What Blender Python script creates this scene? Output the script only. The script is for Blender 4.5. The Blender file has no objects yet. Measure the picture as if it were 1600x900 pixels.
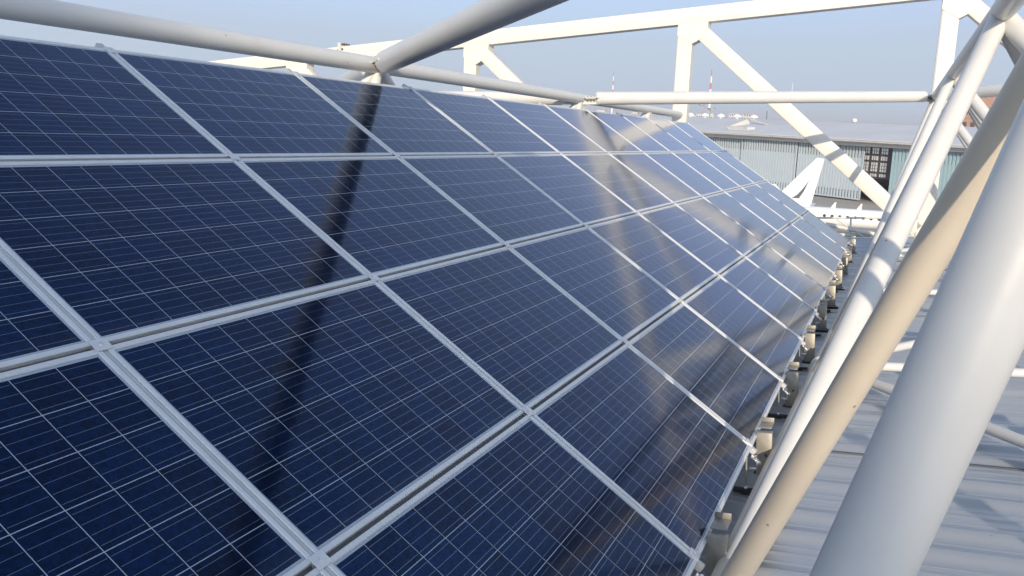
import bpy, bmesh, math, random
from mathutils import Vector, Matrix

S = bpy.context.scene
COL = S.collection
rad = math.radians
random.seed(7)

# ------------------------------------------------------------------ frames of reference
# roof frame: x = across the array (to the right), y = along the array, z = away from the roof; its origin is at eye height
WORLD_FROM_CAM = Matrix(((0.9205122, 0.1061560, -0.3760162), (0.3893237, -0.1681019, 0.9056317), (0.0329292, -0.9800371, -0.1960689)))
ROOF_FROM_CAM = Matrix(((0.9211561, 0.0304518, -0.3880002), (0.3882611, -0.1408650, 0.9107197), (-0.0269226, -0.9895604, -0.1415819)))
ROOF = WORLD_FROM_CAM @ ROOF_FROM_CAM.transposed()
EYE = Vector((0, 0, 13.0))
UP_R = ROOF.transposed() @ Vector((0, 0, 1))
ID3 = Matrix.Identity(3)

# ------------------------------------------------------------------ camera
cam_d = bpy.data.cameras.new('camera'); cam = bpy.data.objects.new('camera', cam_d); COL.objects.link(cam)
cam_d.sensor_width = 36.0; cam_d.lens = 31.535; cam_d.clip_start = 0.05; cam_d.clip_end = 20000
cx = WORLD_FROM_CAM @ Vector((1, 0, 0)); cy = WORLD_FROM_CAM @ Vector((0, -1, 0)); cz = WORLD_FROM_CAM @ Vector((0, 0, -1))
cam.matrix_world = Matrix.Translation(EYE) @ Matrix((cx, cy, cz)).transposed().to_4x4()
S.camera = cam

# ------------------------------------------------------------------ sky, sun, exposure
SUN_EL, SUN_AZ = 16.0, 157.0          # azimuth measured clockwise from +Y (towards +X)
W = bpy.data.worlds.new('World'); S.world = W; W.use_nodes = True
nt = W.node_tree; nt.nodes.clear()
sky = nt.nodes.new('ShaderNodeTexSky'); sky.sky_type = 'NISHITA'; sky.sun_disc = False
sky.sun_elevation = rad(SUN_EL); sky.sun_rotation = rad(SUN_AZ)
sky.altitude = 100; sky.air_density = 1.0; sky.dust_density = 3.0; sky.ozone_density = 6.0
bg = nt.nodes.new('ShaderNodeBackground'); bg.inputs[1].default_value = 0.112
wo = nt.nodes.new('ShaderNodeOutputWorld')
veil = nt.nodes.new('ShaderNodeMix'); veil.data_type = 'RGBA'            # the pale, even haze of the day's sky
tcw = nt.nodes.new('ShaderNodeTexCoord'); spw = nt.nodes.new('ShaderNodeSeparateXYZ'); mrw = nt.nodes.new('ShaderNodeMapRange'); mrw.interpolation_type = 'SMOOTHSTEP'
mrw.inputs['From Min'].default_value = .22; mrw.inputs['From Max'].default_value = .9; mrw.inputs['To Min'].default_value = .93; mrw.inputs['To Max'].default_value = .30
nt.links.new(tcw.outputs['Generated'], spw.inputs[0]); nt.links.new(spw.outputs[2], mrw.inputs['Value']); nt.links.new(mrw.outputs[0], veil.inputs['Factor'])
veil.inputs[7].default_value = (2.42, 2.84, 3.46, 1)
hs = nt.nodes.new('ShaderNodeHueSaturation'); hs.inputs['Saturation'].default_value = .85; nt.links.new(sky.outputs[0], hs.inputs['Color'])
nt.links.new(hs.outputs[0], veil.inputs[6]); glow = nt.nodes.new('ShaderNodeMix'); glow.data_type = 'RGBA'; glow.blend_type = 'LIGHTEN'; glow.inputs['Factor'].default_value = 0.55   # the brighter sky round the sun
nt.links.new(veil.outputs[2], glow.inputs[6]); nt.links.new(hs.outputs[0], glow.inputs[7]); nt.links.new(glow.outputs[2], bg.inputs[0]); nt.links.new(bg.outputs[0], wo.inputs[0])
sd = Vector((math.sin(rad(SUN_AZ)) * math.cos(rad(SUN_EL)), math.cos(rad(SUN_AZ)) * math.cos(rad(SUN_EL)), math.sin(rad(SUN_EL))))
sun_d = bpy.data.lights.new('sun', 'SUN'); sun_d.energy = 2.05; sun_d.angle = rad(0.5); sun_d.color = (1.0, 0.85, 0.66)
sun = bpy.data.objects.new('sun', sun_d); COL.objects.link(sun)
sun.rotation_euler = sd.to_track_quat('Z', 'Y').to_euler(); sun.location = (0, -30, 40)
S.view_settings.view_transform = 'Standard'; S.view_settings.look = 'None'
S.view_settings.exposure = 1.0; S.view_settings.gamma = 1.0; S.view_settings.use_curve_mapping = False
S.cycles.max_bounces = 8; S.cycles.glossy_bounces = 4; S.cycles.diffuse_bounces = 4
S.cycles.use_denoising = True

# ------------------------------------------------------------------ material helpers
def mat(name, col, rough=0.5, metal=0.0, noise=0.0, scale=3.0, coat=0.0, bump=0.0, bscale=40.0, spec=0.5, dirt=None, dscale=1.2, damt=0.5):
    m = bpy.data.materials.new(name); m.use_nodes = True
    n = m.node_tree; b = n.nodes['Principled BSDF']
    b.inputs['Base Color'].default_value = (*col, 1); b.inputs['Roughness'].default_value = rough
    b.inputs['Metallic'].default_value = metal; b.inputs['Coat Weight'].default_value = coat
    b.inputs['Specular IOR Level'].default_value = spec
    tc = n.nodes.new('ShaderNodeTexCoord')
    last = None
    if noise > 0:
        t = n.nodes.new('ShaderNodeTexNoise'); t.inputs['Scale'].default_value = scale; t.inputs['Detail'].default_value = 6
        n.links.new(tc.outputs['Object'], t.inputs['Vector'])
        r = n.nodes.new('ShaderNodeMapRange'); r.inputs['From Min'].default_value = .3; r.inputs['From Max'].default_value = .7
        r.inputs['To Min'].default_value = 1 - noise; r.inputs['To Max'].default_value = 1 + noise
        n.links.new(t.outputs[0], r.inputs['Value'])
        mx = n.nodes.new('ShaderNodeVectorMath'); mx.operation = 'SCALE'; mx.inputs[0].default_value = col
        n.links.new(r.outputs[0], mx.inputs['Scale']); last = mx.outputs[0]
        r2 = n.nodes.new('ShaderNodeMapRange'); r2.inputs['To Min'].default_value = rough - .08; r2.inputs['To Max'].default_value = rough + .08
        n.links.new(t.outputs[0], r2.inputs['Value']); n.links.new(r2.outputs[0], b.inputs['Roughness'])
    if dirt:
        t = n.nodes.new('ShaderNodeTexNoise'); t.inputs['Scale'].default_value = dscale; t.inputs['Detail'].default_value = 9; t.inputs['Roughness'].default_value = .7
        n.links.new(tc.outputs['Object'], t.inputs['Vector'])
        r = n.nodes.new('ShaderNodeMapRange'); r.inputs['From Min'].default_value = .55; r.inputs['From Max'].default_value = .8; r.inputs['To Max'].default_value = damt
        n.links.new(t.outputs[0], r.inputs['Value'])
        mm = n.nodes.new('ShaderNodeMix'); mm.data_type = 'RGBA'
        n.links.new(r.outputs[0], mm.inputs['Factor']); mm.inputs[7].default_value = (*dirt, 1)
        if last: n.links.new(last, mm.inputs[6])
        else: mm.inputs[6].default_value = (*col, 1)
        last = mm.outputs[2]
    if name in ('tube_paint', 'warm_bounce_tube_paint', 'roof_sheet'):        # scattered specks, droppings and chips
        v = n.nodes.new('ShaderNodeTexVoronoi'); v.inputs['Scale'].default_value = 5.5; n.links.new(tc.outputs['Object'], v.inputs['Vector'])
        lt = n.nodes.new('ShaderNodeMath'); lt.operation = 'LESS_THAN'; lt.inputs[1].default_value = .035; n.links.new(v.outputs['Distance'], lt.inputs[0])
        mm = n.nodes.new('ShaderNodeMix'); mm.data_type = 'RGBA'; n.links.new(lt.outputs[0], mm.inputs['Factor'])
        n.links.new(last, mm.inputs[6]); mm.inputs[7].default_value = (.30, .27, .22, 1); last = mm.outputs[2]
    if last: n.links.new(last, b.inputs['Base Color'])
    if bump > 0:
        t = n.nodes.new('ShaderNodeTexNoise'); t.inputs['Scale'].default_value = bscale; t.inputs['Detail'].default_value = 4
        n.links.new(tc.outputs['Object'], t.inputs['Vector'])
        bp = n.nodes.new('ShaderNodeBump'); bp.inputs['Strength'].default_value = bump; bp.inputs['Distance'].default_value = .01
        n.links.new(t.outputs[0], bp.inputs['Height']); n.links.new(bp.outputs[0], b.inputs['Normal'])
    return m

M = {}
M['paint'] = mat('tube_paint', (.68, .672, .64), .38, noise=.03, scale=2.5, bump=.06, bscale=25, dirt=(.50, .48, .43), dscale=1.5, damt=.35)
M['beige'] = mat('warm_bounce_tube_paint', (.66, .58, .465), .40, noise=.04, scale=2.5, bump=.06, bscale=25, dirt=(.56, .49, .39), dscale=1.5, damt=.35)  # warm light bounced off the roof, put into the tube colour
M['cream'] = mat('box_paint', (.75, .715, .635), .42, noise=.02, scale=1.5, dirt=(.58, .54, .46), dscale=.9, damt=.3)
M['alu'] = mat('aluminium', (.74, .75, .75), .40, metal=.3, noise=.06, scale=6, bump=.03, bscale=60)
M['rail'] = mat('rail_aluminium', (.60, .61, .61), .42, metal=.35, noise=.08, scale=8)
M['galv'] = mat('galvanised_steel', (.33, .305, .26), .45, metal=.35, noise=.15, scale=14)
M['bright'] = mat('bright_clip', (.82, .82, .82), .2, metal=1.0)
M['shade_strip'] = mat('gap_shade', (.12, .12, .12), .7)  # dark colour painted in for shade between the panel rows
M['black'] = mat('black_rubber', (.02, .02, .02), .7)
M['bolt'] = mat('dark_bolt', (.10, .10, .10), .45, metal=.6)
M['backsheet'] = mat('backsheet', (.55, .56, .58), .6)
M['roof'] = mat('roof_sheet', (.45, .48, .51), .34, metal=.4, noise=.06, scale=.7, dirt=(.34, .35, .36), dscale=.9, damt=.6, bump=.05, bscale=8)
M['wall'] = mat('rendered_wall', (.45, .44, .42), .8, noise=.08, scale=.5)
M['hroof'] = mat('hangar_roof', (.64, .64, .65), .7, noise=.06, scale=.12, dirt=(.52, .52, .52), dscale=.08, damt=.5)
M['fascia'] = mat('hangar_fascia', (.55, .54, .52), .7, noise=.07, scale=.3, dirt=(.22, .20, .18), dscale=.35, damt=.7)
M['door_pale'] = mat('door_paint', (.46, .53, .58), .6, noise=.05, scale=.4, dirt=(.40, .46, .47), dscale=.3, damt=.4)
M['door_mid'] = mat('door_sheet', (.50, .57, .61), .6, noise=.06, scale=.5)
M['door_teal'] = mat('door_teal_paint', (.33, .46, .50), .6, noise=.05, scale=.4)
M['door_gap'] = mat('door_recess_shade', (.17, .20, .22), .8)  # shadow between the door ribs, put into the sheet colour
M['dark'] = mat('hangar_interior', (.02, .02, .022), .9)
M['iron'] = mat('dark_red_steel', (.06, .04, .04), .7)
M['glass'] = mat('pale_glazing', (.42, .44, .43), .25)
M['jet'] = mat('aircraft_white', (.80, .80, .79), .25, coat=.5)
M['jetdark'] = mat('aircraft_grey', (.10, .11, .13), .35)
M['window'] = mat('dark_window', (.05, .055, .06), .15)
M['tarmac'] = mat('apron_concrete', (.42, .385, .34), .85, noise=.12, scale=.05, dirt=(.30, .275, .25), dscale=.04, damt=.5)
M['brick'] = mat('red_brick', (.34, .20, .15), .85, noise=.12, scale=2)
M['red'] = mat('mast_red', (.42, .19, .16), .6)
M['white'] = mat('mast_white', (.75, .75, .75), .6)
M['grey'] = mat('mast_grey', (.32, .33, .35), .6, metal=.3)
M['city'] = mat('far_render', (.55, .53, .50), .85, noise=.1, scale=.02)
M['railing'] = mat('railing_paint', (.68, .66, .60), .45, noise=.05, scale=5)

gb = M['glass'].node_tree.nodes['Principled BSDF']; gb.inputs['Emission Color'].default_value = (.80, .86, .88, 1); gb.inputs['Emission Strength'].default_value = .10    # added glow in place of daylight coming through

def cell_material():
    m = bpy.data.materials.new('polycrystalline_cells'); m.use_nodes = True
    n = m.node_tree; b = n.nodes['Principled BSDF']; L = n.links
    tc = n.nodes.new('ShaderNodeTexCoord'); sp = n.nodes.new('ShaderNodeSeparateXYZ'); L.new(tc.outputs['Object'], sp.inputs[0])
    def mth(op, a, b_=None, c=None):
        x = n.nodes.new('ShaderNodeMath'); x.operation = op
        for i, v in enumerate((a, b_, c)):
            if v is None: continue
            if isinstance(v, (int, float)): x.inputs[i].default_value = v
            else: L.new(v, x.inputs[i])
        return x.outputs[0]
    PXC, PYC = .1594, .1556
    u = mth('DIVIDE', sp.outputs[0], PXC); v = mth('DIVIDE', sp.outputs[1], PYC)      # origin at the panel's centre
    fu = mth('FRACT', mth('ADD', u, 50.0)); fv = mth('FRACT', mth('ADD', v, 50.0))
    # cell borders at u = integer (10 cells), v = integer (6 cells)
    du = mth('SUBTRACT', 0.5, mth('ABSOLUTE', mth('SUBTRACT', fu, 0.5)))
    dv = mth('SUBTRACT', 0.5, mth('ABSOLUTE', mth('SUBTRACT', fv, 0.5)))
    gu = mth('LESS_THAN', du, .0014 / PXC); gv = mth('LESS_THAN', dv, .0014 / PYC)
    ou = mth('GREATER_THAN', mth('ABSOLUTE', u), 5.0 - .0019 / PXC); ov = mth('GREATER_THAN', mth('ABSOLUTE', v), 3.0 - .0019 / PYC)
    gap = mth('MAXIMUM', mth('MAXIMUM', gu, gv), mth('MAXIMUM', ou, ov))
    fb = mth('FRACT', mth('ADD', mth('MULTIPLY', fv, 4.0), 0.0))                            # four busbars per cell
    db = mth('ABSOLUTE', mth('SUBTRACT', fb, .5))
    # busbars interrupted near the ends of each cell
    bus = mth('MULTIPLY', mth('LESS_THAN', db, .0006 / PYC * 4), mth('GREATER_THAN', du, .006 / PXC))
    oi = n.nodes.new('ShaderNodeObjectInfo')
    cb = n.nodes.new('ShaderNodeCombineXYZ'); L.new(mth('FLOOR', u), cb.inputs[0]); L.new(mth('FLOOR', v), cb.inputs[1]); L.new(mth('MULTIPLY', oi.outputs['Random'], 97.0), cb.inputs[2])
    wn = n.nodes.new('ShaderNodeTexWhiteNoise'); wn.noise_dimensions = '3D'; L.new(cb.outputs[0], wn.inputs['Vector'])
    vo = n.nodes.new('ShaderNodeTexVoronoi'); vo.inputs['Scale'].default_value = 70; L.new(tc.outputs['Object'], vo.inputs['Vector'])
    vs = n.nodes.new('ShaderNodeSeparateColor'); L.new(vo.outputs['Color'], vs.inputs[0])
    k = mth('MULTIPLY', mth('ADD', mth('ADD', .45, mth('MULTIPLY', wn.outputs['Value'], .38)), mth('MULTIPLY', vs.outputs[0], .70)), mth('ADD', .82, mth('MULTIPLY', oi.outputs['Random'], .36)))
    cc = n.nodes.new('ShaderNodeVectorMath'); cc.operation = 'SCALE'; cc.inputs[0].default_value = (.0020, .0180, .070); L.new(k, cc.inputs['Scale'])
    m1 = n.nodes.new('ShaderNodeMix'); m1.data_type = 'RGBA'; L.new(bus, m1.inputs['Factor']); L.new(cc.outputs[0], m1.inputs[6]); m1.inputs[7].default_value = (.27, .32, .38, 1)
    m2 = n.nodes.new('ShaderNodeMix'); m2.data_type = 'RGBA'; L.new(gap, m2.inputs['Factor']); L.new(m1.outputs[2], m2.inputs[6]); m2.inputs[7].default_value = (.40, .45, .52, 1)
    # a thin film of dust on the glass
    dn = n.nodes.new('ShaderNodeTexNoise'); dn.inputs['Scale'].default_value = 2.2; dn.inputs['Detail'].default_value = 8; L.new(tc.outputs['Object'], dn.inputs['Vector'])
    dr = n.nodes.new('ShaderNodeMapRange'); dr.inputs['From Min'].default_value = .45; dr.inputs['From Max'].default_value = .8; dr.inputs['To Max'].default_value = .008; L.new(dn.outputs[0], dr.inputs['Value'])
    m3 = n.nodes.new('ShaderNodeMix'); m3.data_type = 'RGBA'; L.new(dr.outputs[0], m3.inputs['Factor']); L.new(m2.outputs[2], m3.inputs[6]); m3.inputs[7].default_value = (.45, .43, .40, 1)
    # dust washed down against the lower frame bar
    er = n.nodes.new('ShaderNodeMapRange'); er.inputs['From Min'].default_value = -.40; er.inputs['From Max'].default_value = -.475; er.inputs['To Max'].default_value = 1.0; L.new(sp.outputs[1], er.inputs['Value'])
    mp_ = n.nodes.new('ShaderNodeMapping'); mp_.inputs['Scale'].default_value = (14, 2.5, 1); L.new(tc.outputs['Object'], mp_.inputs['Vector'])
    en = n.nodes.new('ShaderNodeTexNoise'); en.inputs['Scale'].default_value = 1.6; en.inputs['Detail'].default_value = 5; L.new(mp_.outputs[0], en.inputs['Vector'])
    ef = mth('MULTIPLY', mth('MULTIPLY', er.outputs[0], en.outputs[0]), .09)
    m4 = n.nodes.new('ShaderNodeMix'); m4.data_type = 'RGBA'; L.new(ef, m4.inputs['Factor']); L.new(m3.outputs[2], m4.inputs[6]); m4.inputs[7].default_value = (.42, .39, .34, 1)
    L.new(m4.outputs[2], b.inputs['Base Color'])
    b.inputs['Roughness'].default_value = .15; b.inputs['Specular Tint'].default_value = (.42, .50, .64, 1); b.inputs['Coat Weight'].default_value = 1.0; b.inputs['Coat IOR'].default_value = 1.20
    L.new(mth('MULTIPLY', mth('SUBTRACT', 1.0, gap), .92), b.inputs['Metallic'])
    rr = n.nodes.new('ShaderNodeMapRange'); rr.inputs['To Min'].default_value = .05; rr.inputs['To Max'].default_value = .12; L.new(dn.outputs[0], rr.inputs['Value']); L.new(rr.outputs[0], b.inputs['Coat Roughness'])
    return m
M['cells'] = cell_material()

# ------------------------------------------------------------------ mesh builder
class MB:
    def __init__(s): s.bm = bmesh.new()
    def tube(s, a, b, r, seg=28, r2=None, cap=True, bev=0.0):
        a = Vector(a); b = Vector(b); d = (b - a).normalized(); r2 = r if r2 is None else r2
        x = d.cross(Vector((0, 0, 1)) if abs(d.z) < .95 else Vector((1, 0, 0))).normalized(); y = d.cross(x)
        rings = [(a, r), (b, r2)]
        if bev: rings = [(a, r - bev), (a + d * bev * .5, r - bev * .3), (a + d * bev, r), (b - d * bev, r2), (b - d * bev * .5, r2 - bev * .3), (b, r2 - bev)]
        R = [[s.bm.verts.new(p + x * math.cos(2 * math.pi * i / seg) * q + y * math.sin(2 * math.pi * i / seg) * q) for i in range(seg)] for p, q in rings]
        for A, B in zip(R, R[1:]):
            for i in range(seg):
                s.bm.faces.new((A[i], A[(i + 1) % seg], B[(i + 1) % seg], B[i]))
        if cap: s.bm.faces.new(R[0][::-1]); s.bm.faces.new(R[-1])
        return s
    def lathe(s, a, d, prof, seg=24):
        """closed shape of revolution about the axis a + t*d; prof = [(t, r), ...]"""
        a = Vector(a); d = Vector(d).normalized()
        x = d.cross(Vector((0, 0, 1)) if abs(d.z) < .95 else Vector((1, 0, 0))).normalized(); y = d.cross(x)
        R = [[s.bm.verts.new(a + d * t + x * math.cos(2 * math.pi * i / seg) * q + y * math.sin(2 * math.pi * i / seg) * q) for i in range(seg)] for t, q in prof]
        for A, B in zip(R, R[1:]):
            for i in range(seg):
                s.bm.faces.new((A[i], A[(i + 1) % seg], B[(i + 1) % seg], B[i]))
        s.bm.faces.new(R[0][::-1]); s.bm.faces.new(R[-1]); return s
    def box(s, c, size, ax=ID3, bev=0.0):
        """ax: columns are the box's own x, y, z directions"""
        c = Vector(c); g = bmesh.ops.create_cube(s.bm, size=1.0)['verts']
        for v in g: v.co = c + ax @ Vector((v.co.x * size[0], v.co.y * size[1], v.co.z * size[2]))
        if bev:
            es = list({e for v in g for e in v.link_edges})
            bmesh.ops.bevel(s.bm, geom=es, offset=bev, segments=2, affect='EDGES', profile=.5)
        return s
    def bar(s, a, b, w, h, side, bev=0.0):
        """rectangular bar from a to b; w is its width along 'side', h its width along the third direction"""
        a = Vector(a); b = Vector(b); d = (b - a); ln = d.length; d.normalize(); sd_ = Vector(side); sd_ = (sd_ - d * sd_.dot(d)).normalized()
        return s.box((a + b) / 2, (ln, w, h), Matrix((d, sd_, d.cross(sd_))).transposed(), bev)
    def prism(s, pts, o, ux, uy, uz, t0, t1):
        o = Vector(o); ux = Vector(ux); uy = Vector(uy); uz = Vector(uz)
        A = [s.bm.verts.new(o + ux * p[0] + uy * p[1] + uz * t0) for p in pts]; B = [s.bm.verts.new(o + ux * p[0] + uy * p[1] + uz * t1) for p in pts]
        k = len(pts)
        s.bm.faces.new(A); s.bm.faces.new(B[::-1])
        for i in range(k): s.bm.faces.new((A[i], B[i], B[(i + 1) % k], A[(i + 1) % k]))
        return s
    def loft(s, rings, cap=True):
        R = [[s.bm.verts.new(Vector(p)) for p in r] for r in rings]; k = len(R[0])
        for A, B in zip(R, R[1:]):
            for i in range(k): s.bm.faces.new((A[i], A[(i + 1) % k], B[(i + 1) % k], B[i]))
        if cap: s.bm.faces.new(R[0][::-1]); s.bm.faces.new(R[-1])
        return s
    def build(s, name, m, parent=None, o=(0, 0, 0), rot=None, pos=None):
        o = Vector(o)
        for v in s.bm.verts: v.co -= o
        bmesh.ops.recalc_face_normals(s.bm, faces=s.bm.faces)
        me = bpy.data.meshes.new(name); s.bm.to_mesh(me); s.bm.free()
        for p in me.polygons: p.use_smooth = True
        me.set_sharp_from_angle(angle=rad(26))
        me.materials.append(m)
        ob = bpy.data.objects.new(name, me); COL.objects.link(ob)
        if parent is not None: ob.parent = parent
        if rot is not None: ob.matrix_world = Matrix.Translation(pos) @ rot.to_4x4()
        return ob

def tag(o, label, cat, group=None, kind=None):
    o['label'] = label; o['category'] = cat
    if group: o['group'] = group
    if kind: o['kind'] = kind
    return o

def roof_thing(name, label, cat, p, group=None, rot=ID3):
    """an Empty standing at p (roof frame); its parts are built in roof coordinates and shifted by p"""
    o = bpy.data.objects.new(name, None); COL.objects.link(o); o.empty_display_size = .2
    o.matrix_world = Matrix.Translation(EYE + ROOF @ Vector(p)) @ (ROOF @ rot).to_4x4()
    return tag(o, label, cat, group)

def site_thing(name, label, cat, p, group=None, rz=0.0):
    o = bpy.data.objects.new(name, None); COL.objects.link(o); o.empty_display_size = 1
    o.location = p; o.rotation_euler = (0, 0, rz)
    return tag(o, label, cat, group)

def copy_tree(o, parent=None):
    c = o.copy(); COL.objects.link(c)
    if parent is not None: c.parent = parent
    for ch in list(o.children): copy_tree(ch, c)
    return c

# ------------------------------------------------------------------ ground
g = MB(); ring = [(-6000, -6000, 0), (6000, -6000, 0), (6000, 9000, 0), (-6000, 9000, 0)]
g.bm.faces.new([g.bm.verts.new(p) for p in ring])
ground = g.build('ground', M['tarmac']); tag(ground, 'brownish concrete airport apron between the two hangars', 'ground', kind='structure')

# ------------------------------------------------------------------ the roof we stand on
ROOF_N = -2.05
bld = roof_thing('roofed_building', 'building whose pale ribbed sheet metal roof carries the sloping solar array', 'building', (0, 0, ROOF_N))
rb = MB(); prof = []
RX0, RX1, RY0, RY1 = -24.0, 15.0, -14.0, 22.9
y = RY0; rib = [4.81, 5.125]
def add_rib(yc, h, w):                                # a soft rolled rib
    return [(yc + w * q, h * (.5 + .5 * math.cos(math.pi * q)) ** .8) for q in (-1, -.8, -.6, -.4, -.2, 0, .2, .4, .6, .8, 1)]
base = 4.81
while base > RY0 + .9: base -= .81
prof = [(RY0, 0)]
while base < RY1 - .75:
    for dy, h, w_ in ((0, .030, .10), (.15, .003, .02), (.30, .030, .10), (.46, .003, .016), (.57, .006, .03), (.66, .003, .015)):
        prof += add_rib(base + dy, h, w_)
    base += .81
prof.append((RY1, 0))
va = [rb.bm.verts.new((RX0, p[0], ROOF_N + p[1])) for p in prof]; vb = [rb.bm.verts.new((RX1, p[0], ROOF_N + p[1])) for p in prof]
for i in range(len(prof) - 1): rb.bm.faces.new((va[i], vb[i], vb[i + 1], va[i + 1]))
rb.build('roof', M['roof'], bld, (0, 0, ROOF_N))
lap = MB()
for i, (xx, ya, yb) in enumerate(((-.42, -14, 4.35), (9.4, -14, 22.8))):
    lap.box((xx, (ya + yb) / 2, ROOF_N + .008), (.03, yb - ya, .006))
for yc in [4.30, 6.32, 9.15, 11.98, 14.0]:
    lap.box((-4, yc, ROOF_N + .006), (30, .012, .005))
lap.build('sheet_lap', M['bolt'], bld, (0, 0, ROOF_N))
w = MB()
t0 = .12
w.box(((RX0 + RX1) / 2, (RY0 + RY1) / 2, ROOF_N - 6.0), (RX1 - RX0 - .4, RY1 - RY0 - .4, 11.7))
w.build('wall', M['wall'], bld, (0, 0, ROOF_N))

# unseen block added behind the viewpoint to shade the near end of the roof
tb = roof_thing('shade_block', 'tall unseen block added behind the viewpoint for its shade, stepped down on one side', 'building', (8, -47, -13))
bo_ = Vector((8, -47, -13))
for c0, c1, top in ((-2.0, 20.91, 12.9), (20.91, 30.0, -1.0)):
    h_ = MB(); h_.box(((c0 + c1) / 2, -50, (top - 13) / 2), (c1 - c0 - .01, 10, top + 13)); h_.build('wall', M['wall'], tb, bo_)
    h_ = MB(); h_.box(((c0 + c1) / 2, -50, top + .1), (c1 - c0 - .01, 10.2, .2)); h_.build('roof', M['fascia'], tb, bo_)
for zz in range(-11, 10, 4):
    x_ = 0.0
    while x_ < (20.4 if zz > -3 else 29):
        h_ = MB(); h_.box((x_, -44.97, zz), (1.5, .1, 1.9), ID3); h_.build('window', M['window'], tb, bo_); x_ += 4.4

# ------------------------------------------------------------------ solar array
TILT = math.atan2(.603434, .797413)
EX = Vector((0, 1, 0)); EY = Vector((-math.cos(TILT), 0, math.sin(TILT))); EZ = EX.cross(EY)     # along, up the slope, outwards
PAN = Matrix((EX, EY, EZ)).transposed()
O_ARR = Vector((-.738, 3.7695, -1.780)); PU, PV = 1.67, 1.01
PW, PH, LIP, DEP = 1.651, .992, .021, .045
def arr(i, j, z=0.0): return O_ARR + EX * (PU * i) + EY * (PV * j) + EZ * z

def make_panel():
    root = roof_thing('solar_panel', 'x', 'solar panel', (0, 0, 0))
    c = MB(); c.box((0, 0, -.006), (PW - .02, PH - .02, .008)); sheet = c.build('cell_sheet', M['cells'], root)
    f = MB()
    hx, hy = PW / 2, PH / 2
    # mitred frame with a thin raised lip and outer wall
    prof_ = [(0, -DEP), (0, .001), (.0025, .004), (LIP - .003, .004), (LIP, .001), (LIP, -.0019), (.004, -.0115), (.004, -DEP)]
    rings = []
    for d, z in prof_:
        rings.append([f.bm.verts.new((sx * (hx - d), sy * (hy - d), z)) for sx, sy in ((-1, -1), (1, -1), (1, 1), (-1, 1))])
    for A, B in zip(rings, rings[1:] + rings[:1]):
        for q in range(4): f.bm.faces.new((A[q], A[(q + 1) % 4], B[(q + 1) % 4], B[q]))
    fr = f.build('frame', M['alu'], root)
    bk = MB(); bk.box((0, 0, -.0125), (PW - .03, PH - .03, .003)); bk.build('backsheet', M['backsheet'], root)
    jb = MB(); jb.box((0, PH / 2 - .12, -.026), (.12, .1, .022), bev=.004); jb.build('junction_box', M['black'], root)
    return root

ROW = ['bottom row', 'second row from the bottom', 'second row from the top', 'top row']
ORD = ['', 'first', 'second', 'third', 'fourth', 'fifth', 'sixth', 'seventh', 'eighth', 'ninth', 'tenth', 'eleventh', 'twelfth']
NI0, NI1 = -2, 8
proto = make_panel(); first = True
jr = random.Random(3)
for i in range(NI0, NI1 + 1):
    for j in range(4):
        if i == -2 and j == 0: pass
        o = proto if first else copy_tree(proto); first = False
        tw = Matrix.Rotation(rad(jr.uniform(-.06, .06)), 3, 'X') @ Matrix.Rotation(rad(jr.uniform(-.06, .06)), 3, 'Y')
        o.matrix_world = Matrix.Translation(EYE + ROOF @ arr(i + .5, j + .5)) @ (ROOF @ PAN @ tw).to_4x4()
        k = NI1 - i + 1
        o['label'] = 'blue solar panel in the %s, %s column from the far end' % (ROW[j], ORD[k])
        o['group'] = 'solar panels of the sloping array'

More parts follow.
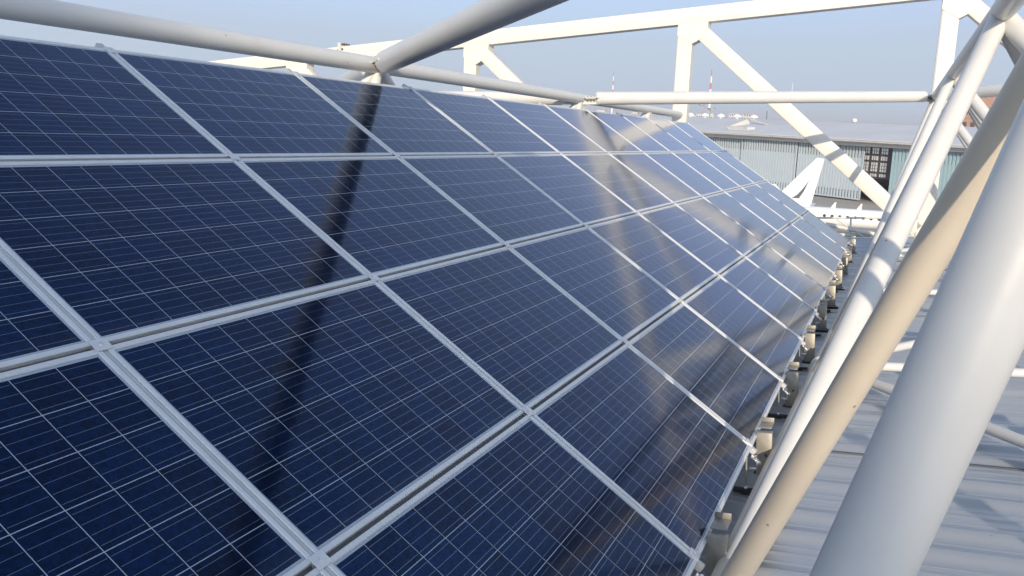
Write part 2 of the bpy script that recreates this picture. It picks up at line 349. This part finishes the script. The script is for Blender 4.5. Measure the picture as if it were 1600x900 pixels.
# the mounting frames: one under each seam between two columns
def make_mount():
    o = arr(0, 0)
    root = roof_thing('mounting_frame', 'x', 'mounting frame', o, rot=ID3)
    r = MB(); r.bar(arr(0, -.03, -.022), arr(0, 4.06, -.022), .040, .030, (0, 1, 0)); r.build('rail', M['rail'], root, o)
    st = MB()
    for j in range(4): st.bar(arr(0, j + .022, -.003), arr(0, j + .978, -.003), .0135, .008, (0, 1, 0))
    st.build('cover_strip', M['rail'], root, o)
    for j in (0, 1, 2, 3, 4):
        c = MB(); yj = {0: .035, 4: 3.975}.get(j, j)
        c.box(arr(0, yj, .0065), (.066, .052, .004), PAN, .0012)
        cl = c.build('clamp', M['alu'], root, o)
        b = MB(); b.tube(arr(0, yj, .0086), arr(0, yj, .0135), .0075, 6); b.build('bolt', M['bright'], cl, o)
    # shiny folded end clip below the lower edge
    e = MB()
    ce = arr(0, -.035, -.015) + Vector((0, -.07, -.02))
    e.box(ce, (.05, .06, .006), PAN, .001); e.box(ce + Vector((.012, 0, -.028)), (.006, .06, .055), ID3, .001)
    e.box(ce + Vector((-.01, -.012, -.055)), (.05, .03, .006), ID3, .001); e.tube(ce + Vector((.013, -.01, -.02)), ce + Vector((.034, -.012, -.014)), .011, 8); e.tube(ce + Vector((.0, .0, .0)), ce + Vector((.004, .0, .022)), .009, 6)
    e.build('end_clip', M['bright'], root, o)
    # upright box post with a bolt hole
    pb = Vector((O_ARR.x + .045, o.y + .22, ROOF_N))
    p = MB(); p.box(pb + Vector((-.008, 0, .165)), (.095, .06, .28), ID3, .004)
    p.box(pb + Vector((-.01, .10, .318)), (.08, .13, .006), ID3, .001); p.box(pb + Vector((-.01, .165, .33)), (.08, .006, .04), ID3, .001)
    post = p.build('front_post', M['galv'], root, o)
    h = MB(); h.tube(pb + Vector((.005, -.0358, .16)), pb + Vector((.005, -.0365, .16)), .010, 12); h.tube(pb + Vector((.045, -.036, .05)), pb + Vector((.045, -.043, .05)), .008, 6); h.build('bolt', M['bolt'], post, o)
    ft = MB(); ft.box(pb + Vector((0, 0, .0125)), (.15, .10, .025)); ft.build('foot', M['black'], root, o)
    # rear legs and brace holding up the slope
    top = arr(0, 3.75, -.04); mid = arr(0, 1.7, -.04)
    q = MB(); q.bar((top.x, top.y, ROOF_N), top, .05, .05, (0, 1, 0)); q.build('rear_leg', M['galv'], root, o)
    q = MB(); q.bar((mid.x, mid.y, ROOF_N), mid, .05, .05, (0, 1, 0)); q.build('middle_leg', M['galv'], root, o)
    q = MB(); q.bar((mid.x - .03, mid.y + .055, ROOF_N + .1), (top.x + .03, top.y + .055, top.z - .25), .04, .03, (0, 1, 0)); q.build('brace', M['galv'], root, o)
    return root
mp = make_mount()
for i in range(NI0, NI1 + 2):
    o = mp if i == NI0 else copy_tree(mp)
    o.matrix_world = Matrix.Translation(EYE + ROOF @ arr(i, 0)) @ ROOF.to_4x4()
    k = NI1 + 2 - i
    if k == 1: lb = 'aluminium mounting frame along the far end edge of the solar array'
    elif i == NI0: lb = 'aluminium mounting frame along the near end edge of the solar array'
    else: lb = 'aluminium mounting frame under the %s panel seam from the far end' % ORD[k - 1]
    tag(o, lb, 'mounting frame', 'mounting frames under the array')

def make_rod():
    o = Vector((0, 0, 0)); root = roof_thing('support_rod', 'x', 'support rod', (0, 0, 0))
    b = MB(); b.box((0, 0, .022), (.15, .05, .016)); b.box((0, 0, .007), (.05, .05, .014)); b.build('foot', M['black'], root)
    r = MB(); r.tube((0, 0, .012), (0, 0, .285), .006, 8); r.build('rod', M['galv'], root)
    n_ = MB(); n_.tube((0, 0, .031), (0, 0, .042), .016, 12); n_.tube((0, 0, .042), (0, 0, .052), .012, 6); n_.build('nut', M['bright'], root)
    return root
rp = make_rod(); first = True
for i in range(0, NI1 + 1):
    o = rp if first else copy_tree(rp); first = False
    y_ = O_ARR.y + PU * i - .09
    o.matrix_world = Matrix.Translation(EYE + ROOF @ Vector((O_ARR.x - .03, y_, ROOF_N))) @ ROOF.to_4x4()
    k = NI1 + 1 - i
    tag(o, 'threaded rod on a black foot at the lower array edge, %s from far end' % ORD[k], 'rod', 'rods along the lower array edge')

# dark strips added in place of the shade in the gaps between panel rows
for j, lb in ((1, 'added dark strip for the shade in the lowest gap between panel rows'), (2, 'added dark strip for the shade in the middle gap between panel rows'), (3, 'added dark strip for the shade in the highest gap between panel rows')):
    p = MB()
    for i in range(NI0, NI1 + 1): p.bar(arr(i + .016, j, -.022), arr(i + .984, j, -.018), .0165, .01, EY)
    a = arr(NI0, j, -.022); ob = p.build('shade_strip', M['shade_strip'], None, a, ROOF, EYE + ROOF @ a); tag(ob, lb, 'shade_strip')

# long purlins that carry the mounting frames, behind the panels
for j, lb in ((.6, 'long steel purlin behind the lower panel rows of the array'), (3.4, 'long steel purlin behind the upper panel rows of the array')):
    p = MB(); a = arr(NI0 - .05, j, -.067); b = arr(NI1 + 1.05, j, -.067)
    p.bar(a, b, .05, .05, EY)
    ob = p.build('purlin', M['galv'], None, a, ROOF, EYE + ROOF @ a); tag(ob, lb, 'purlin', 'purlins behind the array')

# ------------------------------------------------------------------ tubes of the space frame
N1 = Vector((-4.21, 7.0, .85)); N2 = Vector((-4.21, 12.56, .85)); N3 = Vector((-4.21, 16.5, .85))
R_RIDGE, R_BR = .070, .0955
rt = roof_thing('ridge_tube', 'long white tube running just above the upper edge of the solar panels', 'steel tube', (-4.21, 7.0, ROOF_N))
ro = Vector((-4.21, 7.0, ROOF_N))
t = MB(); t.tube((-4.21, -6.0, .85), (-4.21, 19.2, .85), R_RIDGE, 32, bev=.02); t.build('tube', M['paint'], rt, ro)
for N in (Vector((-4.21, 1.4, .85)), N1, N2, N3):
    for dx, dy in ((-.25, -.6), (-1.6, -1.6), (.0, 3.4), (-1.5, 2.0)):
        a = N + Vector((dx, dy, -2.87)).normalized() * .03; b = N + Vector((dx, dy, -2.87))
        t = MB(); t.tube(a, b, .050, 20); t.build('leg', M['paint'], rt, ro)

def flanged_tube(name, label, a, b, r, group, plates=(True, True), gap=.26, cat='steel tube'):
    """a tube between two nodes: tapered closed ends, a split fin plate and three bolts at each bolted end"""
    a = Vector(a); b = Vector(b); d = (b - a).normalized()
    root = roof_thing(name, label, cat, a, group)
    t = MB(); ta = a + d * (gap if plates[0] else .05); tb = b - d * (gap if plates[1] else .05)
    t.tube(ta, tb, r, 36, bev=.035); t.build('tube', M['paint'], root, a)
    side = Vector((0, 0, 1)).cross(d).normalized()
    for on, e, s_ in ((plates[0], a, 1), (plates[1], b, -1)):
        if not on: continue
        p = MB(); p.bar(e + d * s_ * .04 + Vector((0, 0, .008)), e + d * s_ * (gap + .16) + Vector((0, 0, .008)), .20, .016, side); 
        p.bar(e + d * s_ * .06 + Vector((0, 0, -.010)), e + d * s_ * (gap - .04) + Vector((0, 0, -.010)), .15, .014, side)
        p.bar(e + d * s_ * .05 + Vector((0, 0, -.05)), e + d * s_ * (gap + .05) + Vector((0, 0, -.05)), .014, .075, side)
        pl = p.build('flange_plate', M['paint'], root, a)
        for q in (.11, .165, .22):
            for w_ in (-.045, .045):
                bb = MB(); c = e + d * s_ * q + side * w_
                bb.tube(c + Vector((0, 0, -.04)), c + Vector((0, 0, -.018)), .014, 6); bb.tube(c + Vector((0, 0, .0165)), c + Vector((0, 0, .028)), .012, 6)
                bb.build('bolt', M['bolt'], pl, a)
    return root

RT = Vector((.63, 0, .88))
NC = Vector((.64, 2.2, .88)); NA = Vector((.633, 6.99, .872)); NM = Vector((.625, 12.4, .89)); NB = Vector((.64, 17.65, .895))
GB = 'bolted cross tubes at ridge level'
flanged_tube('cross_tube', 'thick white diagonal tube rising overhead from the first joint above the panels', N1, NC, R_BR, GB)
flanged_tube('cross_tube', 'white tube crossing level against the sky from the ridge to the lattice girder', N2, NB, R_BR, GB)
flanged_tube('cross_tube', 'white tube end peeking from behind the panels under the nearer ridge joint', N1, N1 + Vector((-4.85, 5.3, 0)), R_BR, GB, (True, False))
flanged_tube('cross_tube', 'white tube running off behind the panels from the farther ridge joint', N2, N2 + Vector((-4.85, -5.2, 0)), R_BR, GB, (True, False))
flanged_tube('cross_tube', 'short piece of white tube seen between the girder tubes and the wide beige tube', NB, NB + Vector((4.85, -5.2, 0)), R_BR, GB, (True, False))

# ------------------------------------------------------------------ lattice girder to the right of the array
lg = roof_thing('lattice_girder', 'white tubular lattice girder of leaning tubes beside the lower edge of the array', 'girder', (-.6, 4.0, ROOF_N))
go = Vector((-.6, 4.0, ROOF_N))
def lower(l): return Vector((-.62 + .020 * (l - 4.0), l, -1.90))
OUT = 2.4
def gt(name, a, b, r, label=None, seg=32, m='paint'):
    t = MB(); t.tube(a, b, r, seg); o = t.build(name, M[m], lg, go)
    if label: o['label'] = label
    return o
gt('top_chord', (.63, -6, .885), (.64, 19.2, .895), .075)
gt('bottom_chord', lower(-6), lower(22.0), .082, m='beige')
gt('bottom_chord', (OUT, -6, -1.9), (OUT, 22.0, -1.9), .082)
B1, B2, B3 = lower(3.98), lower(9.7), lower(14.9)
gt('diagonal', lower(3.66), NC, .056, 'wide tube tinted beige for warm bounced light, leaning up to the right', 40, 'beige')
gt('diagonal', lower(3.92), NA, .066, 'pale tube leaning up to the joint near the top right corner')
gt('diagonal', B2, NA, .060); gt('diagonal', B2, NM, .060)
gt('diagonal', B3, NM, .060); gt('diagonal', B3, NB, .060)
gt('diagonal', lower(20.2), NB, .060);
gt('post', NC + Vector((0, 0, .02)), Vector((-.415, 1.87, -1.93)), .0955, 'very thick white tube close to the viewer', 48)
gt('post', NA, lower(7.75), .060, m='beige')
for nd, ys in ((NC, (2.2, 4.0)), (NA, (4.0, 7.0, 9.7)), (NM, (9.7, 12.4, 14.9)), (NB, (14.9, 17.6))):
    for l in ys: gt('diagonal', nd, Vector((OUT, l, -1.9)), .070)
# level bracing on the roof between the two bottom chords
for l in (8.38, 13.0, 17.6): gt('strut', lower(l), Vector((OUT, l + .18, -1.9)), .040)
for l0, l1 in ((8.38, 4.2), (8.38, 12.6), (17.6, 13.2), (17.6, 21.6)): gt('strut', lower(l0), Vector((OUT + .0, l1, -1.9)), .040)
for l in (8.38,):
    p = MB(); c = lower(l); p.tube(c + Vector((0, -.18, 0)), c + Vector((0, -.165, 0)), .105, 28); p.tube(c + Vector((0, -.162, 0)), c + Vector((0, -.147, 0)), .105, 28); p.build('flange', M['paint'], lg, go)
for l in (4.0, 9.7, 14.9, 20.2):
    for x in (lower(l).x, OUT):
        p = MB(); p.box((x, l, -1.999), (.12, .16, .10), ID3, .004); p.build('saddle', M['paint'], lg, go)

# ------------------------------------------------------------------ the big box-section truss across the end of the roof
WL = 19.42
bt = roof_thing('box_truss', 'big cream box section truss with posts and diagonals spanning behind the array', 'truss', (-4.1, WL, ROOF_N))
bo = Vector((-4.1, WL, ROOF_N))
def cb(c): return Vector((c, WL, 2.79 + .02 * c))          # underside of the top chord
YL = Vector((0, 1, 0)); CH = Vector((1, 0, .02)).normalized()
UPW = Vector((UP_R.x, 0, UP_R.z)).normalized()
BW, BD = .31, .30
t = MB(); t.bar(cb(-24) + UPW * .165, cb(9) + UPW * .165, .33, BD, UPW, .02); t.build('top_chord', M['cream'], bt, bo)
t = MB(); t.bar(cb(-24) - UPW * 5.4, cb(9) - UPW * 5.4, .31, BD, UPW, .02); t.build('bottom_chord', M['cream'], bt, bo)
nodes = [-19.1, -14.1, -9.1, -4.1, .92, 5.9]
for c in nodes:
    a = cb(c) - UPW * .03
    t = MB(); t.bar(a, a - UPW * 4.95, BW, BD - .012, CH, .02); t.build('post', M['cream'], bt, bo)
    a2 = cb(c + .22) - UPW * .08; b2 = cb(c + 4.9) - UPW * 4.42
    t = MB(); t.bar(a2, b2, BW, BD - .012, CH, .02); t.build('diagonal', M['cream'], bt, bo)
    gpl = MB(); gpl.prism([(-.158, .01), (-.158, -.22), (.15, -.42), (.28, -.36), (.47, -.12), (.47, .01)], cb(c), CH, UPW, YL, -BD / 2 - .006, BD / 2 + .006)
    gpl.build('gusset', M['cream'], bt, bo)
for c in (-12.62,):
    p = MB(); 
    for s_ in (-.022, .022): p.bar(cb(c + s_ - .014) + UPW * .165, cb(c + s_ + .014) + UPW * .165, .50, BD + .14, UPW)
    fl = p.build('flange', M['cream'], bt, bo)
    for q in (-.2, -.09, .09, .2):
        for sx in (-1, 1):
            b = MB(); cc = cb(c) + UPW * (.165 + q * 1.05) + YL * (-BD / 2 - .035)
            b.tube(cc + CH * sx * .04, cc + CH * sx * .075, .02, 6); b.build('bolt', M['bolt'], fl, bo)
    for q in (-.1, 0, .1):
        b = MB(); cc = cb(c) + UPW * .385 + YL * q; b.tube(cc + CH * .04, cc + CH * .08, .02, 6); b.build('bolt', M['bolt'], fl, bo)

# railing along the end of the roof
gr = roof_thing('guard_railing', 'thin pale pipe railing along the far edge of the metal roof', 'railing', (0, 22.7, ROOF_N)); ro2 = Vector((0, 22.7, ROOF_N))
t = MB()
for z, r_ in ((-1.58, .024), (-1.985, .045)): t.tube((-22, 22.7, z), (13, 22.7, z), r_, 14)
t.build('rail', M['railing'], gr, ro2)
x = -21.4
while x < 13:
    t = MB(); t.tube((x, 22.7, ROOF_N), (x, 22.7, -1.565), .022, 10); t.build('upright', M['railing'], gr, ro2); x += 2.05
t = MB(); t.tube((-1.45, 22.55, -1.72), (-.35, 22.62, -1.96), .05, 14); t.build('stay', M['railing'], gr, ro2)
t = MB(); t.tube((-1.2, 22.5, -1.60), (-.6, 22.62, -2.03), .022, 10); t.build('stay', M['railing'], gr, ro2)
t = MB(); t.tube((.42, 22.62, -1.66), (.6, 22.62, -1.98), .03, 10); t.build('stay', M['railing'], gr, ro2)

# ------------------------------------------------------------------ the hangar across the apron
FA = Vector((-5.68, 156.19, 0)); FU = Vector((-.8087, .5883, 0)); FN = Vector((FU.y, -FU.x, 0))          # FU along the front to the left, FN outwards
if FN.y > 0: FN = -FN
HZ = Vector((0, 0, 1))
hg = tag(site_thing('hangar', 'long grey hangar with tall ribbed sliding doors and a low pitched roof', 'hangar', FA), 'long grey hangar with tall ribbed sliding doors and a low pitched roof', 'hangar')
ho = FA
def fp(s, h, off=0.0): return FA + FU * s + HZ * h - FN * off       # off = depth behind the front
S0, S1 = -95, 125
FAX = Matrix((FU, -FN, HZ)).transposed()
def fbox(mb, s0, s1, h0, h1, o0, o1, bev=0): mb.box(fp((s0 + s1) / 2, (h0 + h1) / 2, (o0 + o1) / 2), (s1 - s0, o1 - o0, h1 - h0), FAX, bev); return mb
r = MB(); r.prism([(-1.6, 10.05), (16, 12.45), (40, 12.45), (56, 10.05), (56, 9.9), (-1.6, 9.9)], fp(S0, 0), -FN, HZ, FU, 0, S1 - S0); r.build('roof', M['hroof'], hg, ho)
f = MB(); fbox(f, S0, S1, 8.95, 9.45, -.3, .5); fbox(f, S0, S1, 9.45, 9.62, -.9, .5); fbox(f, S0, S1, 9.62, 9.897, -1.5, .5); f.build('fascia', M['fascia'], hg, ho)
b_ = MB(); fbox(b_, S0, S1, 0, 9.88, 46, 46.6); fbox(b_, S0, S0 + .5, 0, 9.88, .6, 46); fbox(b_, S1 - .5, S1, 0, 9.88, .6, 46); b_.build('wall', M['wall'], hg, ho)
# big steel windows in the back wall, seen through the open door
edges = [(52.6, 39.3), (39.3, 26.0), (26.0, 12.8), (12.8, -.8), (-6.2, -19.3), (-19.3, -32.5), (-32.5, -46)]
for k, (sa, sb) in enumerate(edges):
    teal = sa < -3
    dm = MB(); s0, s1 = min(sa, sb), max(sa, sb)
    off = .9 + .35 * (k % 2)
    fbox(dm, s0 + .05, s1 - .05, .25, 9.0, off, off + .12); door = dm.build('sliding_door', M['door_gap'] if not teal else M['door_teal'], hg, ho)
    rb_ = MB(); s_ = s0 + .35
    while s_ < s1 - .3:
        fbox(rb_, s_ - .15, s_ + .15, .45, 9.0, off - .16, off); s_ += .6
    fbox(rb_, s0 + .05, s0 + .30, .25, 9.0, off - .16, off); fbox(rb_, s1 - .30, s1 - .05, .25, 9.0, off - .16, off); fbox(rb_, s0 + .3, s1 - .3, .25, .5, off - .17, off)
    rb_.build('corrugation', M['door_teal'] if teal else M['door_pale'], door, ho)
    ms = MB(); fbox(ms, s0 + .3, s1 - .3, 1.7, 7.0, off - .13, off - .001); ms.build('infill_sheet', M['door_teal'] if teal else M['door_mid'], door, ho)
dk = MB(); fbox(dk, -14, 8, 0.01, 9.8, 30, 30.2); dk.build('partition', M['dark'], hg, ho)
# steel framed glazing just inside the open bay
for sc in (-3.9, -2.2, -.5, 1.0):
    for h0, h1 in ((7.75, 8.75), (6.75, 7.45), (4.95, 6.45), (4.15, 4.65)):
        wn_ = MB(); fbox(wn_, sc - .58, sc + .58, h0, h1, 2.0, 2.05); win = wn_.build('window', M['glass'], hg, ho)
        bars = MB()
        for q in (-.2, .2): fbox(bars, sc + q - .03, sc + q + .03, h0, h1, 1.93, 1.995)
        nh = max(1, int((h1 - h0) / .42))
        fbox(bars, sc - .58, sc + .58, h0, h0 + .05, 1.93, 1.995)
        for q in range(1, nh): fbox(bars, sc - .58, sc + .58, h0 + (h1 - h0) * q / nh - .03, h0 + (h1 - h0) * q / nh + .03, 1.93, 1.995)
        bars.build('glazing_bar', M['iron'], win, ho)
ir = MB(); fbox(ir, -6.1, 3.2, 3.9, 9.6, 2.06, 2.12); ir.build('steel_screen', M['iron'], hg, ho)
dr_ = MB(); dr_.prism([(0, 10.3), (7.8, 12.7), (7.8, 10.3)], fp(33.5, 0, 2.0), -FN, HZ, FU, -.25, .25); dr_.prism([(0, 12.75), (-8.5, 10.9), (-8.5, 10.7), (0, 12.5)], fp(33.0, 0, 9.5), FU, HZ, -FN, -.3, .3)
dr_.box(fp(28.3, 10.75, 2.6), (5.0, 2.0, .7), FAX, .05)
dr_.build('roof_hatch', M['fascia'], hg, ho)
for s_ in (62.4, 57.7, 52.8, 48.0, 43.2):
    v = MB(); c = fp(s_ - 4, 12.45, 17); v.lathe(c, HZ, [(-.2, .3), (.3, .3), (.32, .85), (.62, .8), (.95, .3)], 14); v.build('roof_ventilator', M['white'], hg, ho)

# ------------------------------------------------------------------ aircraft on the apron
def fuselage(mb, x0, x1, z, r, nose=True, seg=20):
    prof = [(0, .05), (.4, .32), (1.1, .62), (2.0, .85), (3.2, 1.0)]
    n_ = (x1 - x0)
    rings = []
    def ringat(x, q, dz): return [(x, q * math.cos(2 * math.pi * i / seg), z + dz + q * math.sin(2 * math.pi * i / seg)) for i in range(seg)]
    for t_, q in ((0, .04), (.8, .22), (2.2, .52), (3.8, .82), (5.2, 1.0)): rings.append(ringat(x0 + t_, q * r, (1 - q) * r * .45))
    for t_, q in ((3.2, 1.0), (2.2, .9), (1.2, .68), (.5, .42), (0, .05)): rings.append(ringat(x1 - t_, q * r, -(1 - q) * r * .25))
    mb.loft(rings); return mb
def wing(mb, p, span, ch0, ch1, sweep, dih, th=.16):
    """a tapered swept wing from p outwards along -y or +y by span (sign)"""
    rings = []
    for k in (0, 1):
        c = (ch0, ch1)[k]; x = p[0] + sweep * k; y_ = p[1] + span * k; z = p[2] + dih * k; h = th * c / ch0
        rings.append([(x, y_, z), (x - c * .3, y_, z + h), (x - c * .7, y_, z + h * .7), (x - c, y_, z), (x - c * .6, y_, z - h * .5), (x - c * .2, y_, z - h * .6)])
    mb.loft(rings); return mb

# jet with the tall fin: its nose points away to the left, only the tail shows past the array
ja = site_thing('jet_aircraft', 'white jet whose swept tail fin with dark streak rises before the hangar doors', 'aircraft', (-9.5, 105.2, 0), 'aircraft parked on the apron', rad(180))
# local +x = towards the nose
t = MB(); fuselage(t, -1.6, 17.0, 2.85, 1.15); t.build('fuselage', M['jet'], ja)
t = MB(); t.prism([(-2.55, 8.70), (-1.75, 8.80), (2.55, 3.85), (-1.2, 3.0), (-1.62, 3.75)], (0, 0, 0), (1, 0, 0), (0, 0, 1), (0, 1, 0), -.13, .13); fin = t.build('tail_fin', M['jet'], ja)
t = MB(); t.prism([(-1.2, 6.35), (-.55, 5.3), (-.05, 4.65), (.55, 4.2), (-.25, 4.2), (-.7, 5.0)], (0, 0, 0), (1, 0, 0), (0, 0, 1), (0, 1, 0), -.138, .138); t.build('streak', M['jetdark'], fin)
for sg in (-1, 1):
    t = MB(); wing(t, (.3, sg * .3, 3.3), sg * 3.3, 1.9, .9, -1.3, .12, .1); t.build('tailplane', M['jet'], ja)
    t = MB(); wing(t, (9.5, sg * .7, 2.0), sg * 8.0, 3.4, 1.2, -2.6, .5, .2); t.build('wing', M['jet'], ja)
    t = MB(); t.lathe((2.6, sg * 1.75, 3.35), (1, 0, 0), [(0, .28), (.4, .45), (1.8, .52), (2.6, .45)], 18); t.build('engine', M['jet'], ja)
for px_, py_ in ((13.5, 0), (6.5, 1.6), (6.5, -1.6)):
    t = MB(); t.tube((px_, py_, .35), (px_, py_, 2.2), .07, 10); t.tube((px_, py_ - .13, .35), (px_, py_ + .13, .35), .35, 18); t.build('landing_gear', M['jetdark'], ja)

# the nearer aircraft, seen side on
jb = site_thing('propeller_aircraft', 'white aircraft seen side on with a row of cabin windows, beyond the roof railing', 'aircraft', (-3.0, 99.8, 0), 'aircraft parked on the apron')
t = MB(); fuselage(t, -9.0, 8.5, 2.95, .98); fu = t.build('fuselage', M['jet'], jb)
for k in range(10):
    t = MB(); xx = -3.0 + .76 * k
    t.lathe((xx, -.948, 3.12), (0, 1, 0), [(-.035, .16), (.02, .16)], 14); t.build('window', M['window'], fu)
for xx in (-2.55, .0):
    t = MB(); t.prism([(0, 3.85), (.42, 4.5), (.55, 4.5), (.5, 3.85)], (xx, 0, 0), (1, 0, 0), (0, 0, 1), (0, 1, 0), -.03, .03); t.build('aerial', M['jet'], fu)
for sg in (-1, 1):
    t = MB(); wing(t, (5.4, sg * .55, 2.2), sg * 6.6, 2.3, 1.3, -.3, .42, .2); t.build('wing', M['jet'], jb)
    t = MB(); t.lathe((2.9, sg * 2.6, 2.35), (1, 0, 0), [(0, .15), (.8, .38), (2.6, .42), (3.6, .34), (4.0, .12)], 16); t.build('engine', M['jet'], jb)
    t = MB(); wing(t, (-7.0, sg * .2, 3.5), sg * 2.6, 1.3, .8, -.4, .1, .08); t.build('tailplane', M['jet'], jb)
t = MB(); t.prism([(-9.2, 6.0), (-8.3, 6.0), (-6.2, 3.7), (-8.6, 3.3)], (0, 0, 0), (1, 0, 0), (0, 0, 1), (0, 1, 0), -.09, .09); t.build('tail_fin', M['jet'], jb)
for px_, py_ in ((7.0, 0), (3.4, 2.5), (3.4, -2.5)):
    t = MB(); t.tube((px_, py_, .32), (px_, py_, 2.2), .07, 10); t.tube((px_, py_ - .12, .32), (px_, py_ + .12, .32), .32, 18); t.build('landing_gear', M['jetdark'], jb)

# ------------------------------------------------------------------ masts and roofs beyond
def banded_mast(label, p, h, r, z_band):
    o = site_thing('mast', label, 'mast', p, 'masts beyond the hangar')
    t = MB(); t.tube((0, 0, 0), (0, 0, z_band), r, 10, r2=r * .8); t.build('pole', M['white'], o)
    k = 0; z = z_band; dz = (h - z_band) / 5
    while k < 5:
        rr = r * (.8 - .11 * k)
        t = MB(); t.tube((0, 0, z), (0, 0, z + dz), rr, 10, r2=rr * .92); ob = t.build('band', M['red'] if k % 2 == 0 else M['white'], o); z += dz; k += 1
    return o
banded_mast('thin red and white banded mast standing beyond the ridge tube', (-120.7, 402.3, 0), 30.8, .42, 21.0)
mb_ = banded_mast('red and white banded mast with platform and drum above the hangar roof', (-61.7, 324.2, 0), 28.6, .55, 17.5)
t = MB(); t.box((0, 0, 15.4), (4.2, 3.0, .22)); t.box((0, 0, 12.9), (.9, .9, 5)); t.build('platform', M['grey'], mb_)
t = MB(); t.lathe((-2.3, -1.4, 16.7), (.5, -.8, 0), [(-.8, .75), (.5, .95), (.55, .6), (.2, .3)], 18); t.build('drum', M['grey'], mb_)
for q in (-1.6, 1.9):
    t = MB(); t.box((q, 0, 16.4), (.16, .16, 2.0)); t.build('upright', M['grey'], mb_)
o = site_thing('aerial_mast', 'grey aerial mast with a box near the top, behind the long truss diagonal', 'mast', (-31.4, 298.3, 0), 'masts beyond the hangar')
t = MB(); t.tube((0, 0, 0), (0, 0, 17.5), .42, 10); t.tube((0, 0, 17.5), (0, 0, 23.6), .09, 8); t.build('pole', M['white'], o)
t = MB(); t.box((-1.3, 0, 15.8), (1.3, 1.2, 1.8), ID3, .1); t.box((-.5, 0, 16), (.8, .2, .2)); t.build('cabinet', M['grey'], o)
o = site_thing('whip_aerial', 'thin dark whip aerial on the hangar ridge beside the long truss diagonal', 'aerial', (-33.2, 257.9, 0))
t = MB(); t.tube((0, 0, 0), (0, 0, 12), .3, 8); t.build('base', M['grey'], o)
t = MB(); t.tube((0, 0, 12), (0, 0, 14.7), .10, 8); t.build('rod', M['bolt'], o)
o = site_thing('radome', 'small white radome dot on the skyline above the hangar roof', 'radome', (-10.2, 249.8, 0))
t = MB(); t.tube((0, 0, 0), (0, 0, 12.4), .3, 8); t.build('pole', M['grey'], o)
t = MB(); t.lathe((0, 0, 12.3), (0, 0, 1), [(0, .3), (.25, .62), (.6, .68), (.95, .5), (1.15, .1)], 14); t.build('dome', M['white'], o)
# brick block seen through the girder
o = site_thing('brick_building', 'red brick block with rows of windows seen between the girder tubes', 'building', (20.0, 262.0, 0))
t = MB(); t.box((0, 5, 10.2), (15, 10, 20.4)); t.box((0, -.06, 14.6), (15.1, .3, .35)); t.build('wall', M['brick'], o)
t = MB(); t.box((0, 5, 20.6), (15.6, 10.6, .4)); t.build('roof', M['fascia'], o)
for zz in (3, 6.2, 9.4, 12.6, 16.2):
    for xx in (-6, -4.1, -2.2, -.3, 1.6, 3.5, 5.4):
        t = MB(); t.box((xx, -.02, zz), (1.0, .1, 1.7)); t.build('window', M['window'], o)
# distant town
rc = random.Random(11)
WHERE = ['tallest pale block', 'low long block', 'stepped block', 'narrow block', 'broad flat roofed block', 'small cube shaped block']
for k in range(16):
    px_ = -285 + k * 5.2 * 2 + rc.uniform(-2, 2); yy = 900 + rc.uniform(-40, 60)
    hh = rc.uniform(10.5, 15.2); ww = rc.uniform(5, 12)
    o = site_thing('distant_building', 'pale distant town building on the skyline beneath the far ridge tube', 'building', (px_, yy, 0), 'distant town buildings')
    t = MB(); t.box((0, 0, hh / 2), (ww, 9, hh)); t.build('wall', M['city'], o)
    t = MB(); t.box((0, 0, hh + .15), (ww + .6, 9.6, .3)); t.build('roof', M['brick'] if k % 3 == 0 else M['fascia'], o)
    t = MB()
    for zz in range(2, int(hh), 3):
        q = -ww / 2 + 1.2
        while q < ww / 2 - .8: t.box((q, -4.52, zz), (1.0, .1, 1.5)); q += 2.2
    t.build('window', M['window'], o)

# ------------------------------------------------------------------ the day's haze
hz = MB(); hz.box((0, 1500, 17.5), (12200, 15200, 37.0)); ob = hz.build('haze', bpy.data.materials.new('haze_air'), None)
hm = ob.data.materials[0]; hm.use_nodes = True; hn = hm.node_tree; hn.nodes.clear()
pv = hn.nodes.new('ShaderNodeVolumePrincipled'); pv.inputs['Color'].default_value = (.84, .89, .97, 1); pv.inputs['Density'].default_value = 0.00035; pv.inputs['Anisotropy'].default_value = 0.0
hout = hn.nodes.new('ShaderNodeOutputMaterial'); hn.links.new(pv.outputs[0], hout.inputs['Volume'])
tag(ob, 'thin pale haze lying over the airfield', 'haze', kind='stuff')
